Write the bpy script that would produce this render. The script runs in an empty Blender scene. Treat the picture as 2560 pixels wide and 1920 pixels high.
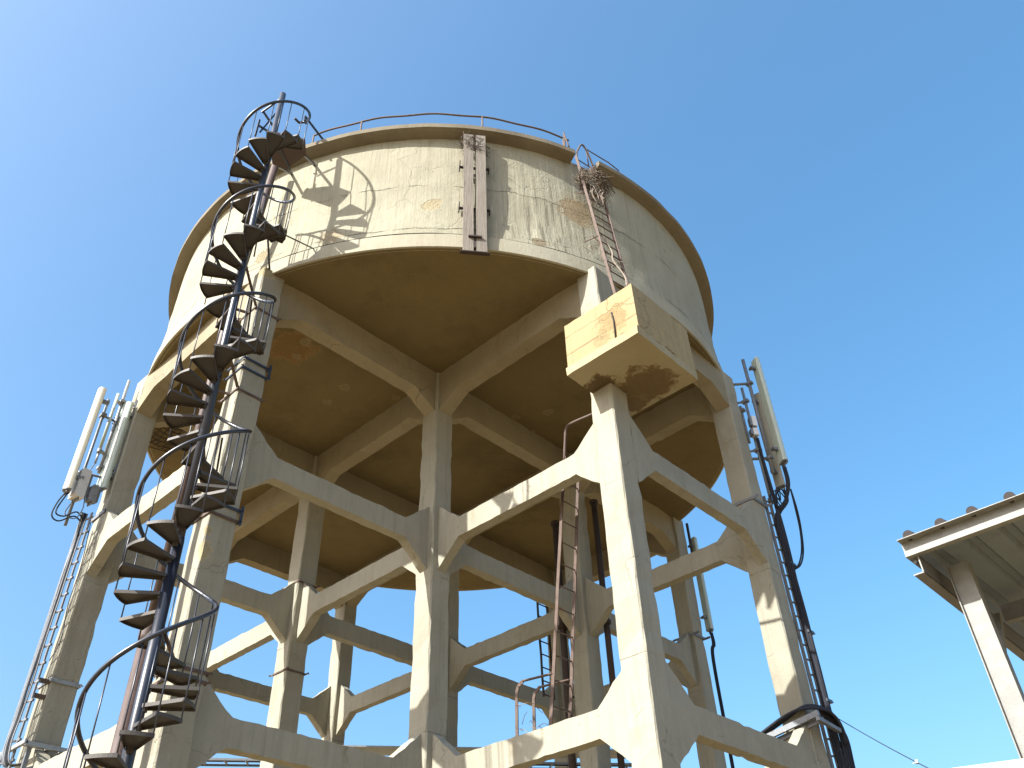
import bpy, math, random
from mathutils import Vector, Matrix
random.seed(7)
R = math.radians
S = bpy.context.scene
C = S.collection
# ------------------------------------------------------------------ camera
cd = bpy.data.cameras.new('camera'); cam = bpy.data.objects.new('camera', cd); C.objects.link(cam)
cr = Vector((0.6901011, -0.7230819, -0.0302160)); cu = Vector((-0.4429457, -0.4550233, 0.7724978)); cf = Vector((0.5723282, 0.5197176, 0.6342981))
m = Matrix((cr, cu, -cf)).transposed().to_4x4(); m.translation = Vector((-9.40666, -10.43433, -9.50371)); cam.matrix_world = m
cd.sensor_width = 36; cd.lens = 29.991; cd.clip_start = .05; cd.clip_end = 3000
S.camera = cam
# ------------------------------------------------------------------ sky, sun, exposure
SUN_AZ, SUN_EL = 170.0, 38.0
w = bpy.data.worlds.new('World'); S.world = w; w.use_nodes = True
nt = w.node_tree; bg = nt.nodes['Background']
sky = nt.nodes.new('ShaderNodeTexSky'); sky.sky_type = 'NISHITA'; sky.sun_disc = False
sky.sun_elevation = R(SUN_EL); sky.sun_rotation = R(90 - SUN_AZ)
sky.air_density = 1.0; sky.dust_density = 5; sky.ozone_density = 4; sky.altitude = 0
hs = nt.nodes.new('ShaderNodeHueSaturation'); hs.inputs['Saturation'].default_value = 1.3; hs.inputs['Value'].default_value = .92; hs.inputs['Hue'].default_value = .489; gm = nt.nodes.new('ShaderNodeGamma'); gm.inputs[1].default_value = .85; nt.links.new(sky.outputs[0], gm.inputs[0]); nt.links.new(gm.outputs[0], hs.inputs['Color'])
nt.links.new(hs.outputs[0], bg.inputs[0]); bg.inputs[1].default_value = .15
sl = bpy.data.lights.new('sun', 'SUN'); so = bpy.data.objects.new('sun', sl); C.objects.link(so)
sl.energy = 4.2; sl.angle = R(.53); sl.color = (1, .97, .895)
sd = Vector((math.cos(R(SUN_AZ)) * math.cos(R(SUN_EL)), math.sin(R(SUN_AZ)) * math.cos(R(SUN_EL)), math.sin(R(SUN_EL))))
so.rotation_euler = (-sd).to_track_quat('-Z', 'Y').to_euler(); so.location = sd * 60
S.view_settings.view_transform = 'Standard'; S.view_settings.look = 'None'; S.view_settings.gamma = 1
S.view_settings.exposure = 1.6
S.render.engine = 'CYCLES'
S.cycles.max_bounces = 8; S.cycles.diffuse_bounces = 5

# ------------------------------------------------------------------ mesh helpers
class MB:
    def __init__(s): s.v = []; s.f = []; s.sm = []
    def add(s, vs, fs, smooth=False):
        o = len(s.v); s.v += [Vector(v) for v in vs]
        for f in fs: s.f.append([i + o for i in f]); s.sm.append(smooth)
    def box(s, x0, x1, y0, y1, z0, z1):
        s.add([(x0,y0,z0),(x1,y0,z0),(x1,y1,z0),(x0,y1,z0),(x0,y0,z1),(x1,y0,z1),(x1,y1,z1),(x0,y1,z1)],
              [(0,3,2,1),(4,5,6,7),(0,1,5,4),(1,2,6,5),(2,3,7,6),(3,0,4,7)])
    def obox(s, c, ax, ay, az):      # centre and three half-axis vectors
        c = Vector(c); ax = Vector(ax); ay = Vector(ay); az = Vector(az)
        if ax.cross(ay).dot(az) < 0: ax = -ax
        k = [(-1,-1,-1),(1,-1,-1),(1,1,-1),(-1,1,-1),(-1,-1,1),(1,-1,1),(1,1,1),(-1,1,1)]
        s.add([c + ax*a + ay*b + az*d for a, b, d in k], [(0,3,2,1),(4,5,6,7),(0,1,5,4),(1,2,6,5),(2,3,7,6),(3,0,4,7)])
    def bar(s, p, q, w, h, up=(0,0,1)):
        p = Vector(p); q = Vector(q); d = (q-p); up = Vector(up)
        if abs(d.normalized().dot(up)) > .98: up = Vector((0,1,0))
        x = d.cross(up).normalized(); y = x.cross(d).normalized()
        s.obox((p+q)/2, d/2, x*w/2, y*h/2)
    def tube(s, pts, r, n=8, cap=True):
        pts = [Vector(p) for p in pts]; o = len(s.v); N = len(pts)
        t0 = (pts[1]-pts[0]).normalized(); a = Vector((0,0,1)) if abs(t0.z) < .9 else Vector((1,0,0))
        nn = t0.cross(a).normalized()
        for i, p in enumerate(pts):
            t = ((pts[min(i+1,N-1)] - pts[max(i-1,0)])).normalized()
            nn = (nn - t*nn.dot(t)).normalized(); b = t.cross(nn)
            rr = r[i] if isinstance(r, (list, tuple)) else r
            for k in range(n):
                an = 2*math.pi*k/n; s.v.append(p + nn*rr*math.cos(an) + b*rr*math.sin(an))
        for i in range(N-1):
            for k in range(n):
                k2 = (k+1) % n; s.f.append([o+i*n+k, o+i*n+k2, o+(i+1)*n+k2, o+(i+1)*n+k]); s.sm.append(True)
        if cap:
            s.f.append([o+k for k in reversed(range(n))]); s.sm.append(False)
            s.f.append([o+(N-1)*n+k for k in range(n)]); s.sm.append(False)
    def lathe(s, prof, n=192, a0=0, a1=2*math.pi, smooth=True):     # prof (r,z) loop, outward when going up
        o = len(s.v); full = abs(a1-a0-2*math.pi) < 1e-6; cols = n if full else n+1
        for i in range(cols):
            a = a0 + (a1-a0)*i/n
            for r, z in prof: s.v.append(Vector((r*math.cos(a), r*math.sin(a), z)))
        m_ = len(prof)
        for i in range(n):
            i2 = (i+1) % cols
            for j in range(m_-1):
                s.f.append([o+i*m_+j, o+i2*m_+j, o+i2*m_+j+1, o+i*m_+j+1]); s.sm.append(smooth)
        if not full:
            s.f.append([o+j for j in range(m_)]); s.sm.append(False)
            s.f.append([o+(cols-1)*m_+j for j in reversed(range(m_))]); s.sm.append(False)
    def prism(s, poly, n, d0, d1, org=(0,0,0), ax=(1,0,0), ay=(0,0,1), jit=0):
        # poly in (ax, ay) plane, extruded along n from d0 to d1
        org = Vector(org); ax = Vector(ax); ay = Vector(ay); n = Vector(n); k = len(poly)
        def J(): return random.uniform(-jit, jit)*(1 if random.random() > .07 else 2.6)
        A = [org + ax*(a+J()) + ay*(b+J()) + n*d0 for a, b in poly]; B = [org + ax*(a+J()) + ay*(b+J()) + n*d1 for a, b in poly]
        s.add(A+B, [list(range(k)), [k+i for i in reversed(range(k))]] + [[(i+1)%k, i, k+i, k+(i+1)%k] for i in range(k)])
    def build(s, name, mat, root=None, wloc=None):
        me = bpy.data.meshes.new(name)
        base = wloc if wloc is not None else (WL.get(root.name, Vector((0,0,0))) if root else Vector((0,0,0)))
        me.from_pydata([v - base for v in s.v], [], s.f)
        me.polygons.foreach_set('use_smooth', s.sm)
        import bmesh
        b = bmesh.new(); b.from_mesh(me); bmesh.ops.recalc_face_normals(b, faces=b.faces); b.to_mesh(me); b.free()
        me.materials.append(mat); o = bpy.data.objects.new(name, me); C.objects.link(o)
        if root: o.parent = root
        else: o.location = base
        WL[o.name] = base
        return o
WL = {}
def thing(name, label, cat, loc, group=None):
    o = bpy.data.objects.new(name, None); C.objects.link(o); o.empty_display_size = .2
    o.location = loc; WL[o.name] = Vector(loc); o['label'] = label; o['category'] = cat
    if group: o['group'] = group
    return o
def tag(o, label, cat, group=None):
    o['label'] = label; o['category'] = cat
    if group: o['group'] = group
    return o
def subdiv(pts, step):
    out = []
    for i in range(len(pts)):
        a = Vector(pts[i]); b = Vector(pts[(i+1) % len(pts)]); k = max(1, int((b-a).length/step))
        for j in range(k): out.append(tuple(a + (b-a)*j/k))
    return out
def catmull(P, k=8):
    P = [Vector(p) for p in P]; P = [P[0]*2-P[1]] + P + [P[-1]*2-P[-2]]; o = []
    for i in range(1, len(P)-2):
        for j in range(k):
            t = j/k; a, b, c, d = P[i-1:i+3]
            o.append(.5*((2*b) + (c-a)*t + (2*a-5*b+4*c-d)*t*t + (3*b-a-3*c+d)*t**3))
    o.append(P[-2]); return o

# ------------------------------------------------------------------ materials
def newmat(name):
    m = bpy.data.materials.new(name); m.use_nodes = True; n = m.node_tree; return m, n, n.nodes['Principled BSDF']
def nd(n, t, **k):
    x = n.nodes.new(t)
    for a, b in k.items():
        if a == 'i':
            for c, d in b.items(): x.inputs[c].default_value = d
        else: setattr(x, a, b)
    return x
def noise(n, co, sc, vec=(1,1,1), det=4, rough=.6):
    mp = nd(n, 'ShaderNodeMapping'); mp.inputs['Scale'].default_value = vec; n.links.new(co, mp.inputs[0])
    t = nd(n, 'ShaderNodeTexNoise'); t.inputs['Scale'].default_value = sc; t.inputs['Detail'].default_value = det; t.inputs['Roughness'].default_value = rough
    n.links.new(mp.outputs[0], t.inputs[0]); return t.outputs[0]
def ramp(n, fac, a, b, ca=(0,0,0,1), cb=(1,1,1,1)):
    r = nd(n, 'ShaderNodeValToRGB'); r.color_ramp.elements[0].position = a; r.color_ramp.elements[1].position = b
    r.color_ramp.elements[0].color = ca; r.color_ramp.elements[1].color = cb; n.links.new(fac, r.inputs[0]); return r.outputs[0]
def mix(n, fac, a, b, mode='MIX'):
    x = nd(n, 'ShaderNodeMix', data_type='RGBA', blend_type=mode)
    for s_, v in ((0, fac), (6, a), (7, b)):
        if isinstance(v, (tuple, float, int)): x.inputs[s_].default_value = v if not isinstance(v, tuple) else (v + (1,))[:4]
        else: n.links.new(v, x.inputs[s_])
    return x.outputs[2]
def mth(n, op, a, b=None):
    x = nd(n, 'ShaderNodeMath', operation=op)
    for i, v in enumerate((a, b)):
        if v is None: continue
        if isinstance(v, (int, float)): x.inputs[i].default_value = v
        else: n.links.new(v, x.inputs[i])
    return x.outputs[0]
def concrete(name, base, dark, streak=.5, stain=.4, bump=.35, spots=(), streakvec=(6,6,.3), pits=.5, board=0, runs=0, seams=0, joints=0, cracks=0):
    """spots: (x,y,z,radius,colour) patches of spalled or stained concrete at places of their own"""
    m, n, b = newmat(name)
    g = nd(n, 'ShaderNodeNewGeometry').outputs['Position']
    big = noise(n, g, .7, det=5); med = noise(n, g, 3.1, det=6, rough=.65); fine = noise(n, g, 46, det=3)
    st = noise(n, g, 1.6, streakvec, 5, .7); st2 = noise(n, g, 4.3, streakvec, 4, .6)
    col = mix(n, ramp(n, med, .3, .72), tuple(c*.86 for c in base), base)
    col = mix(n, mth(n, 'MULTIPLY', ramp(n, big, .48, .72), stain), col, dark)
    col = mix(n, mth(n, 'MULTIPLY', ramp(n, st, .52, .72), streak), col, dark)
    col = mix(n, mth(n, 'MULTIPLY', ramp(n, st2, .60, .74), streak*.6), col, tuple(min(1, c*1.35) for c in base))
    col = mix(n, .35, col, mix(n, fine, tuple(c*.75 for c in base), tuple(min(1, c*1.2) for c in base)))
    hgt = mth(n, 'ADD', mth(n, 'MULTIPLY', med, .8), mth(n, 'MULTIPLY', fine, .25))
    hgt = mth(n, 'ADD', hgt, mth(n, 'MULTIPLY', st2, .22*streak+.1))
    if pits:
        v = nd(n, 'ShaderNodeTexVoronoi'); v.inputs['Scale'].default_value = 7; n.links.new(g, v.inputs[0])
        p = ramp(n, v.outputs[0], .03, .09); sel = ramp(n, noise(n, g, 2.3, det=1), .5, .56)
        hole = mth(n, 'MULTIPLY', mth(n, 'SUBTRACT', 1, p), sel)
        col = mix(n, mth(n, 'MULTIPLY', hole, pits), col, tuple(c*.35 for c in dark)); hgt = mth(n, 'SUBTRACT', hgt, mth(n, 'MULTIPLY', hole, .5))
    if runs:      # old drip runs and the crack along the pour line of the tank wall
        g2 = nd(n, 'ShaderNodeMapping'); g2.inputs['Scale'].default_value = (16,16,.5); n.links.new(g, g2.inputs[0])
        tn = nd(n, 'ShaderNodeTexNoise'); tn.inputs['Scale'].default_value = 1.3; tn.inputs['Detail'].default_value = 5; n.links.new(g2.outputs[0], tn.inputs[0])
        wd = nd(n, 'ShaderNodeVectorMath', operation='DISTANCE'); n.links.new(g, wd.inputs[0]); wd.inputs[1].default_value = (-2.25,-5.07,.9)
        near = mth(n, 'SUBTRACT', 1, ramp(n, mth(n, 'ADD', mth(n, 'MULTIPLY', wd.outputs['Value'], .5), mth(n, 'MULTIPLY', big, .3)), .42, .95))
        where = mth(n, 'ADD', mth(n, 'MULTIPLY', near, .8), mth(n, 'MULTIPLY', ramp(n, noise(n, g, .9, det=2), .5, .7), .25))
        col = mix(n, mth(n, 'MULTIPLY', mth(n, 'MULTIPLY', ramp(n, tn.outputs[0], .56, .62), where), .75), col, tuple(c*.55 for c in dark))
        col = mix(n, mth(n, 'MULTIPLY', mth(n, 'MULTIPLY', mth(n, 'SUBTRACT', 1, ramp(n, tn.outputs[0], .36, .42)), where), .7), col, tuple(min(1, c*1.5) for c in base))
        sp = nd(n, 'ShaderNodeSeparateXYZ'); n.links.new(g, sp.inputs[0])
        for zc, wd_ in ((1.52, .012), (.44, .02)):
            zz = mth(n, 'ADD', sp.outputs[2], mth(n, 'MULTIPLY', mth(n, 'SUBTRACT', noise(n, g, 2.6, det=6, rough=.7), .5), .22))
            ln = mth(n, 'SUBTRACT', 1, ramp(n, mth(n, 'DIVIDE', mth(n, 'ABSOLUTE', mth(n, 'SUBTRACT', zz, zc)), wd_), .3, 1))
            ln = mth(n, 'MULTIPLY', ln, ramp(n, noise(n, g, 1.9, det=2), .44, .56))
            col = mix(n, mth(n, 'MULTIPLY', ln, .5), col, tuple(c*.5 for c in dark)); hgt = mth(n, 'SUBTRACT', hgt, mth(n, 'MULTIPLY', ln, 1.2))
        lower = mth(n, 'SUBTRACT', 1, ramp(n, sp.outputs[2], .0, 1))
    if cracks:
        nv = nd(n, 'ShaderNodeTexNoise'); nv.inputs['Scale'].default_value = 2.5; nv.inputs['Detail'].default_value = 4; n.links.new(g, nv.inputs[0])
        ad = nd(n, 'ShaderNodeVectorMath', operation='MULTIPLY_ADD'); n.links.new(nv.outputs[1], ad.inputs[0]); ad.inputs[1].default_value = (.5,.5,.5); n.links.new(g, ad.inputs[2])
        vr = nd(n, 'ShaderNodeTexVoronoi', feature='DISTANCE_TO_EDGE'); vr.inputs['Scale'].default_value = .8; n.links.new(ad.outputs[0], vr.inputs[0])
        ck = mth(n, 'MULTIPLY', mth(n, 'SUBTRACT', 1, ramp(n, vr.outputs[0], .001, .006)), ramp(n, noise(n, g, 1.1, det=2), .5, .58))
        col = mix(n, mth(n, 'MULTIPLY', ck, .65*cracks), col, tuple(c*.4 for c in dark)); hgt = mth(n, 'SUBTRACT', hgt, mth(n, 'MULTIPLY', ck, cracks))
        # grime patches: yellow-brown blotches and grey rain marks
        bl = ramp(n, noise(n, g, 1.7, (1,1,.6), 7, .72), .60, .70)
        col = mix(n, mth(n, 'MULTIPLY', bl, .35), col, (dark[0]*1.1, dark[1]*.95, dark[2]*.6))
        gr = ramp(n, noise(n, g, 2.1, (5,5,.25), 6, .75), .55, .68)
        col = mix(n, mth(n, 'MULTIPLY', gr, .4), col, tuple(c*.62 for c in base))
    if seams:     # marks left by the shutter boards on the soffit
        sp2 = nd(n, 'ShaderNodeSeparateXYZ'); n.links.new(g, sp2.inputs[0])
        q = mth(n, 'FRACT', mth(n, 'MULTIPLY', mth(n, 'ADD', mth(n, 'ADD', sp2.outputs[0], sp2.outputs[1]), mth(n, 'MULTIPLY', med, .05)), 2.4))
        ln = mth(n, 'SUBTRACT', 1, ramp(n, q, .0, .045)); ln = mth(n, 'MULTIPLY', ln, ramp(n, noise(n, g, 1.4, det=2), .42, .62))
        col = mix(n, mth(n, 'MULTIPLY', ln, .35), col, tuple(c*1.3 for c in base)); hgt = mth(n, 'ADD', hgt, mth(n, 'MULTIPLY', ln, .4))
        rg = ramp(n, noise(n, g, .55, det=7, rough=.75), .50, .60)
        col = mix(n, mth(n, 'MULTIPLY', rg, .28), col, tuple(c*.7 for c in dark))
    if joints:
        sp3 = nd(n, 'ShaderNodeSeparateXYZ'); n.links.new(g, sp3.inputs[0])
        for zc in (-3.76, -5.97):
            zz = mth(n, 'ADD', sp3.outputs[2], mth(n, 'MULTIPLY', mth(n, 'SUBTRACT', noise(n, g, 4, det=5, rough=.7), .5), .05))
            ln = mth(n, 'SUBTRACT', 1, ramp(n, mth(n, 'ABSOLUTE', mth(n, 'SUBTRACT', zz, zc)), .003, .010)); ln = mth(n, 'MULTIPLY', ln, ramp(n, noise(n, g, 1.3, det=2), .45, .55))
            col = mix(n, mth(n, 'MULTIPLY', ln, .4), col, tuple(c*.5 for c in dark)); hgt = mth(n, 'SUBTRACT', hgt, ln)
    if board:
        wv = nd(n, 'ShaderNodeTexWave', wave_type='BANDS', bands_direction='Z'); wv.inputs['Scale'].default_value = board; wv.inputs['Distortion'].default_value = .6; wv.inputs['Detail'].default_value = 3
        n.links.new(g, wv.inputs[0]); l = ramp(n, wv.outputs[1], .0, .05)
        col = mix(n, mth(n, 'MULTIPLY', mth(n, 'MULTIPLY', mth(n, 'SUBTRACT', 1, l), ramp(n, big, .45, .6)), .5), col, tuple(c*.5 for c in dark)); hgt = mth(n, 'ADD', hgt, mth(n, 'MULTIPLY', l, .25))
    for x, y, z, r, c in spots:
        d = nd(n, 'ShaderNodeVectorMath', operation='DISTANCE'); n.links.new(g, d.inputs[0]); d.inputs[1].default_value = (x, y, z)
        dd = mth(n, 'ADD', d.outputs['Value'], mth(n, 'MULTIPLY', mth(n, 'SUBTRACT', noise(n, g, max(4, 1.1/r), det=6, rough=.75), .5), r*2.4))
        msk = mth(n, 'SUBTRACT', 1, ramp(n, mth(n, 'DIVIDE', dd, r), .82, .95))
        rim = mth(n, 'MULTIPLY', ramp(n, mth(n, 'DIVIDE', dd, r), .72, .84), mth(n, 'SUBTRACT', 1, ramp(n, mth(n, 'DIVIDE', dd, r), .95, 1.0)))
        rough = noise(n, g, 22, det=5, rough=.8)
        col = mix(n, msk, col, mix(n, rough, tuple(k*.55 for k in c), tuple(min(1, k*1.3) for k in c)))
        col = mix(n, mth(n, 'MULTIPLY', mth(n, 'MULTIPLY', rim, rough), .7), col, tuple(min(1, k*1.6) for k in c))
        hgt = mth(n, 'SUBTRACT', hgt, mth(n, 'MULTIPLY', msk, mth(n, 'ADD', .6, mth(n, 'MULTIPLY', rough, 1.1))))
    bp = nd(n, 'ShaderNodeBump'); bp.inputs['Strength'].default_value = bump; bp.inputs['Distance'].default_value = .03
    n.links.new(hgt, bp.inputs['Height']); n.links.new(bp.outputs[0], b.inputs['Normal'])
    n.links.new(col, b.inputs['Base Color']); b.inputs['Roughness'].default_value = .92; b.inputs['Specular IOR Level'].default_value = .2
    return m
def metal(name, base, rust=(.16,.07,.04), amt=.4, rough=.5, metallic=.0, sc=9, bump=.15):
    m, n, b = newmat(name); g = nd(n, 'ShaderNodeNewGeometry').outputs['Position']
    a = noise(n, g, sc, det=6, rough=.7); f = noise(n, g, sc*7, det=3)
    col = mix(n, ramp(n, a, .62-amt*.35, .72-amt*.2), base, rust)
    col = mix(n, .25, col, mix(n, f, tuple(c*.6 for c in base), tuple(min(1, c*1.5) for c in base)))
    n.links.new(col, b.inputs['Base Color']); b.inputs['Roughness'].default_value = rough; b.inputs['Metallic'].default_value = metallic
    bp = nd(n, 'ShaderNodeBump'); bp.inputs['Strength'].default_value = bump; bp.inputs['Distance'].default_value = .004
    n.links.new(mth(n, 'ADD', a, f), bp.inputs['Height']); n.links.new(bp.outputs[0], b.inputs['Normal']); return m
def wood(name):
    m, n, b = newmat(name); g = nd(n, 'ShaderNodeNewGeometry').outputs['Position']
    a = noise(n, g, 5, (9,9,.35), 6, .75); f = noise(n, g, 16, (9,9,.25), 4, .7); k = noise(n, g, 1.3, det=3)
    col = mix(n, ramp(n, a, .3, .7), (.10,.088,.074), (.225,.20,.168)); col = mix(n, ramp(n, f, .56, .66), col, (.05,.04,.03))
    col = mix(n, mth(n, 'MULTIPLY', ramp(n, k, .45, .65), .4), col, (.17,.145,.12))
    n.links.new(col, b.inputs['Base Color']); b.inputs['Roughness'].default_value = .9
    bp = nd(n, 'ShaderNodeBump'); bp.inputs['Strength'].default_value = .6; bp.inputs['Distance'].default_value = .01
    n.links.new(mth(n, 'ADD', a, f), bp.inputs['Height']); n.links.new(bp.outputs[0], b.inputs['Normal']); return m
STN = (.20,.15,.075)
M_frame = concrete('weathered_concrete', (0.280,0.270,0.220), (0.152,0.135,0.100), streak=.6, stain=.55, bump=.45, cracks=.45, joints=1,
                   spots=[(-5.43,-1.95,-4.65,.13,(0.308,0.268,0.168)), (-5.43,-1.95,-4.4,.08,(0.295,0.255,0.161)), (-5.4,-1.95,0,.16,(0.281,0.241,0.147))])
M_soffit = concrete('stain_and_bounce_soffit', (0.152,0.118,0.058), (0.092,0.069,0.036), streak=.0, stain=.5, bump=.3, pits=.5, seams=1,  # brown base mixes real staining with warm ground bounce put into the colour
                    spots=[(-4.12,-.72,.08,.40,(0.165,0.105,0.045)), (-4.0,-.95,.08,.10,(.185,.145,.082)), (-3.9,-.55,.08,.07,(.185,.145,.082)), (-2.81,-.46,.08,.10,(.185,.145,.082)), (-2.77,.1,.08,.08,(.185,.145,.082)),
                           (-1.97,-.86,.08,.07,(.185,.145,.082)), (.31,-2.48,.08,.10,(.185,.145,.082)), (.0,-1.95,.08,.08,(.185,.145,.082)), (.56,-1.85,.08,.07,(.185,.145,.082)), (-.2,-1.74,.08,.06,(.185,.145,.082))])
M_floorbeam = concrete('bounce_tinted_beam_concrete', (0.240,0.212,0.150), (0.135,0.108,0.065), streak=.2, stain=.7, bump=.35, cracks=.7)  # frame concrete made ochre: bounce light off the soil put into the colour
M_wall = concrete('tank_plaster', (0.290,0.278,0.212), (0.175,0.160,0.112), streak=.95, stain=.65, bump=.75, streakvec=(7,7,.2), pits=.7, runs=1, cracks=.22,
                  spots=[(-1.9,-5.2,1.5,.34,(0.255,0.208,0.134)), (-2.6,-4.9,.42,.12,(0.201,0.168,0.114)), (-4.85,-2.7,.5,.2,(0.302,0.261,0.181)), (-3.9,-3.9,1.05,.18,(0.308,0.268,0.174)), (-5.3,-1.6,.6,.17,(0.268,0.228,0.147))])
M_ring = concrete('pale_render_band', (0.315,0.300,0.236), (0.208,0.180,0.120), streak=.8, stain=.7, bump=.4, streakvec=(7,7,.5), pits=.3)
M_slab = concrete('roof_slab_concrete', (0.170,0.150,0.112), (0.070,0.056,0.040), streak=.3, stain=.85, bump=.4)
M_box = concrete('yellowed_box_concrete', (0.281,0.231,0.131), (0.168,0.121,0.064), streak=.1, stain=.35, bump=.6, pits=.8, board=1, cracks=.6,
                 spots=[(-2.44,-5.9,-1.75,.26,(0.241,0.181,0.094)), (-1.6,-5.75,-2.25,.5,(0.161,0.107,0.047)), (-2.0,-5.35,-2.25,.25,(0.107,0.067,0.034)), (-2.44,-5.72,-1.98,.14,(0.268,0.208,0.114))])
M_boxbase = concrete('stained_pale_concrete', (0.29,0.255,0.165), (0.17,0.12,0.06), streak=.0, stain=.5, bump=.5, pits=.5,
               spots=[(-1.55,-5.75,-2.25,.42,(.14,.10,.05)), (-2.0,-5.3,-2.25,.22,(.10,.07,.035)), (-1.35,-5.4,-2.25,.2,(.15,.11,.06))])
M_black = metal('black_painted_steel', (0.016,0.020,0.032), (0.035,0.028,0.026), .12, .36, .0, 7, .1)
M_tread = metal('grey_brown_steel_plate', (0.042,0.038,0.034), (0.037,0.028,0.023), .5, .62, 0, 5, .25)
M_landing = metal('rust_stained_plate', (0.060,0.034,0.028), (0.045,0.035,0.03), .6, .75, 0, 4, .3)
M_rust = metal('rusty_brown_steel', (0.088,0.060,0.048), (0.055,0.032,0.022), .5, .8, 0, 8, .4)
M_pipe = metal('rust_red_pipe_paint', (0.060,0.036,0.030), (0.036,0.020,0.016), .5, .6, 0, 6, .3)
M_darkpipe = metal('dark_brown_iron', (0.032,0.020,0.016), (0.022,0.013,0.010), .5, .8, 0, 6, .3)
M_galv = metal('galvanised_steel', (0.259,0.274,0.288), (0.173,0.166,0.158), .35, .45, .35, 12, .1)
M_galvd = metal('dull_grey_steel', (0.144,0.155,0.173), (0.101,0.094,0.094), .3, .5, .2, 12, .1)
M_cream = metal('cream_radome_plastic', (0.518,0.497,0.403), (0.446,0.418,0.331), .1, .38, 0, 2, .02)
M_greenw = metal('pale_green_radome', (0.374,0.432,0.382), (0.324,0.367,0.324), .15, .3, 0, 2, .02)
M_beige = metal('beige_radome', (0.288,0.277,0.223), (0.238,0.223,0.180), .2, .5, 0, 2, .03)
M_white = metal('white_equipment_paint', (0.533,0.540,0.547), (0.432,0.432,0.432), .1, .4, 0, 5, .03)
M_cable = metal('black_cable_sheath', (0.008,0.010,0.018), (0.012,0.014,0.021), .2, .85, 0, 5, .05)
M_gcable = metal('grey_cable_sheath', (0.11,0.12,0.135), (0.08,0.085,0.095), .2, .45, 0, 5, .05)
M_wood = wood('weathered_wood')
M_twig = metal('dry_twigs', (0.238,0.202,0.166), (0.122,0.094,0.072), .6, .9, 0, 20, .3)
M_twigd = metal('dark_twigs', (0.094,0.072,0.058), (0.050,0.036,0.029), .6, .9, 0, 20, .3)
M_shed = metal('pale_painted_steel', (0.165,0.168,0.158), (0.125,0.125,0.115), .6, .55, 0, 11, .3)
M_shedd = metal('grey_brown_painted_steel', (0.11,0.11,0.115), (0.085,0.08,0.08), .3, .6, 0, 7, .1)
M_sheet = metal('roof_sheet_underside', (0.105,0.135,0.165), (0.085,0.10,0.115), .3, .6, 0, 5, .05)
M_tile = metal('brown_roof_tile', (0.028,0.023,0.023), (0.022,0.018,0.018), .4, .9, 0, 9, .5)
def ground_mat():
    m, n, b = newmat('sandy_soil'); g = nd(n, 'ShaderNodeNewGeometry').outputs['Position']
    a = noise(n, g, .15, det=6); f = noise(n, g, 6, det=6, rough=.7)
    col = mix(n, ramp(n, a, .35, .65), (.26,.185,.085), (.21,.15,.068)); col = mix(n, .4, col, mix(n, f, (.18,.12,.055), (.31,.215,.095)))
    n.links.new(col, b.inputs['Base Color']); b.inputs['Roughness'].default_value = .97
    bp = nd(n, 'ShaderNodeBump'); bp.inputs['Strength'].default_value = .5; bp.inputs['Distance'].default_value = .05
    n.links.new(f, bp.inputs['Height']); n.links.new(bp.outputs[0], b.inputs['Normal']); return m
M_ground = ground_mat()
GZ = -11.1
# ------------------------------------------------------------------ ground
b = MB(); K = 40; L = 800.0
def gx(i): t = (i/K)*2-1; return L*t*abs(t)**1.5
for i in range(K+1):
    for j in range(K+1): b.v.append(Vector((gx(i), gx(j), GZ + (.05*math.sin(i*1.7)*math.cos(j*2.3) if 3 < i < K-3 else 0))))
for i in range(K):
    for j in range(K): b.f.append([i*(K+1)+j, (i+1)*(K+1)+j, (i+1)*(K+1)+j+1, i*(K+1)+j+1]); b.sm.append(True)
g = b.build('ground', M_ground); g['kind'] = 'structure'

# ------------------------------------------------------------------ the water tower
SP = 3.5; CW = .183
COLS = [(p, q) for p in range(4) for q in range(4) if not (p in (0,3) and q in (0,3))]
def cx(p): return (p-1.5)*SP
T = thing('water_tower', 'big round concrete water tank standing on twelve square columns with haunched beams', 'water tower', (0,0,GZ))
for p, q in COLS:
    b = MB(); x, y = cx(p), cx(q); ztop = .06
    zs = [GZ-.3] + [GZ + i*.2 for i in range(1, 55)] + [ztop]
    jit = .006
    hw = CW
    n0 = len(b.v)
    c = .018
    prof = [(-hw,-hw+c),(-hw+c,-hw),(hw-c,-hw),(hw,-hw+c),(hw,hw-c),(hw-c,hw),(-hw+c,hw),(-hw,hw-c)]
    for z in zs:
        ch = [0 if random.random() > .13 else random.uniform(.008,.03) for _ in range(4)]
        for ki, (a, d) in enumerate(prof):
            t_ = ch[((ki+7)//2) % 4 if False else (ki//2)]; a_ = a*(1-t_/hw*.5); d_ = d*(1-t_/hw*.5)
            b.v.append(Vector((x+a_+random.uniform(-jit,jit), y+d_+random.uniform(-jit,jit), z)))
    for i in range(len(zs)-1):
        for k in range(8): b.f.append([n0+i*8+k, n0+i*8+(k+1)%8, n0+(i+1)*8+(k+1)%8, n0+(i+1)*8+k]); b.sm.append(False)
    b.f.append([n0+(len(zs)-1)*8+k for k in range(8)]); b.sm.append(False)
    b.build('column', M_frame, T)
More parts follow.
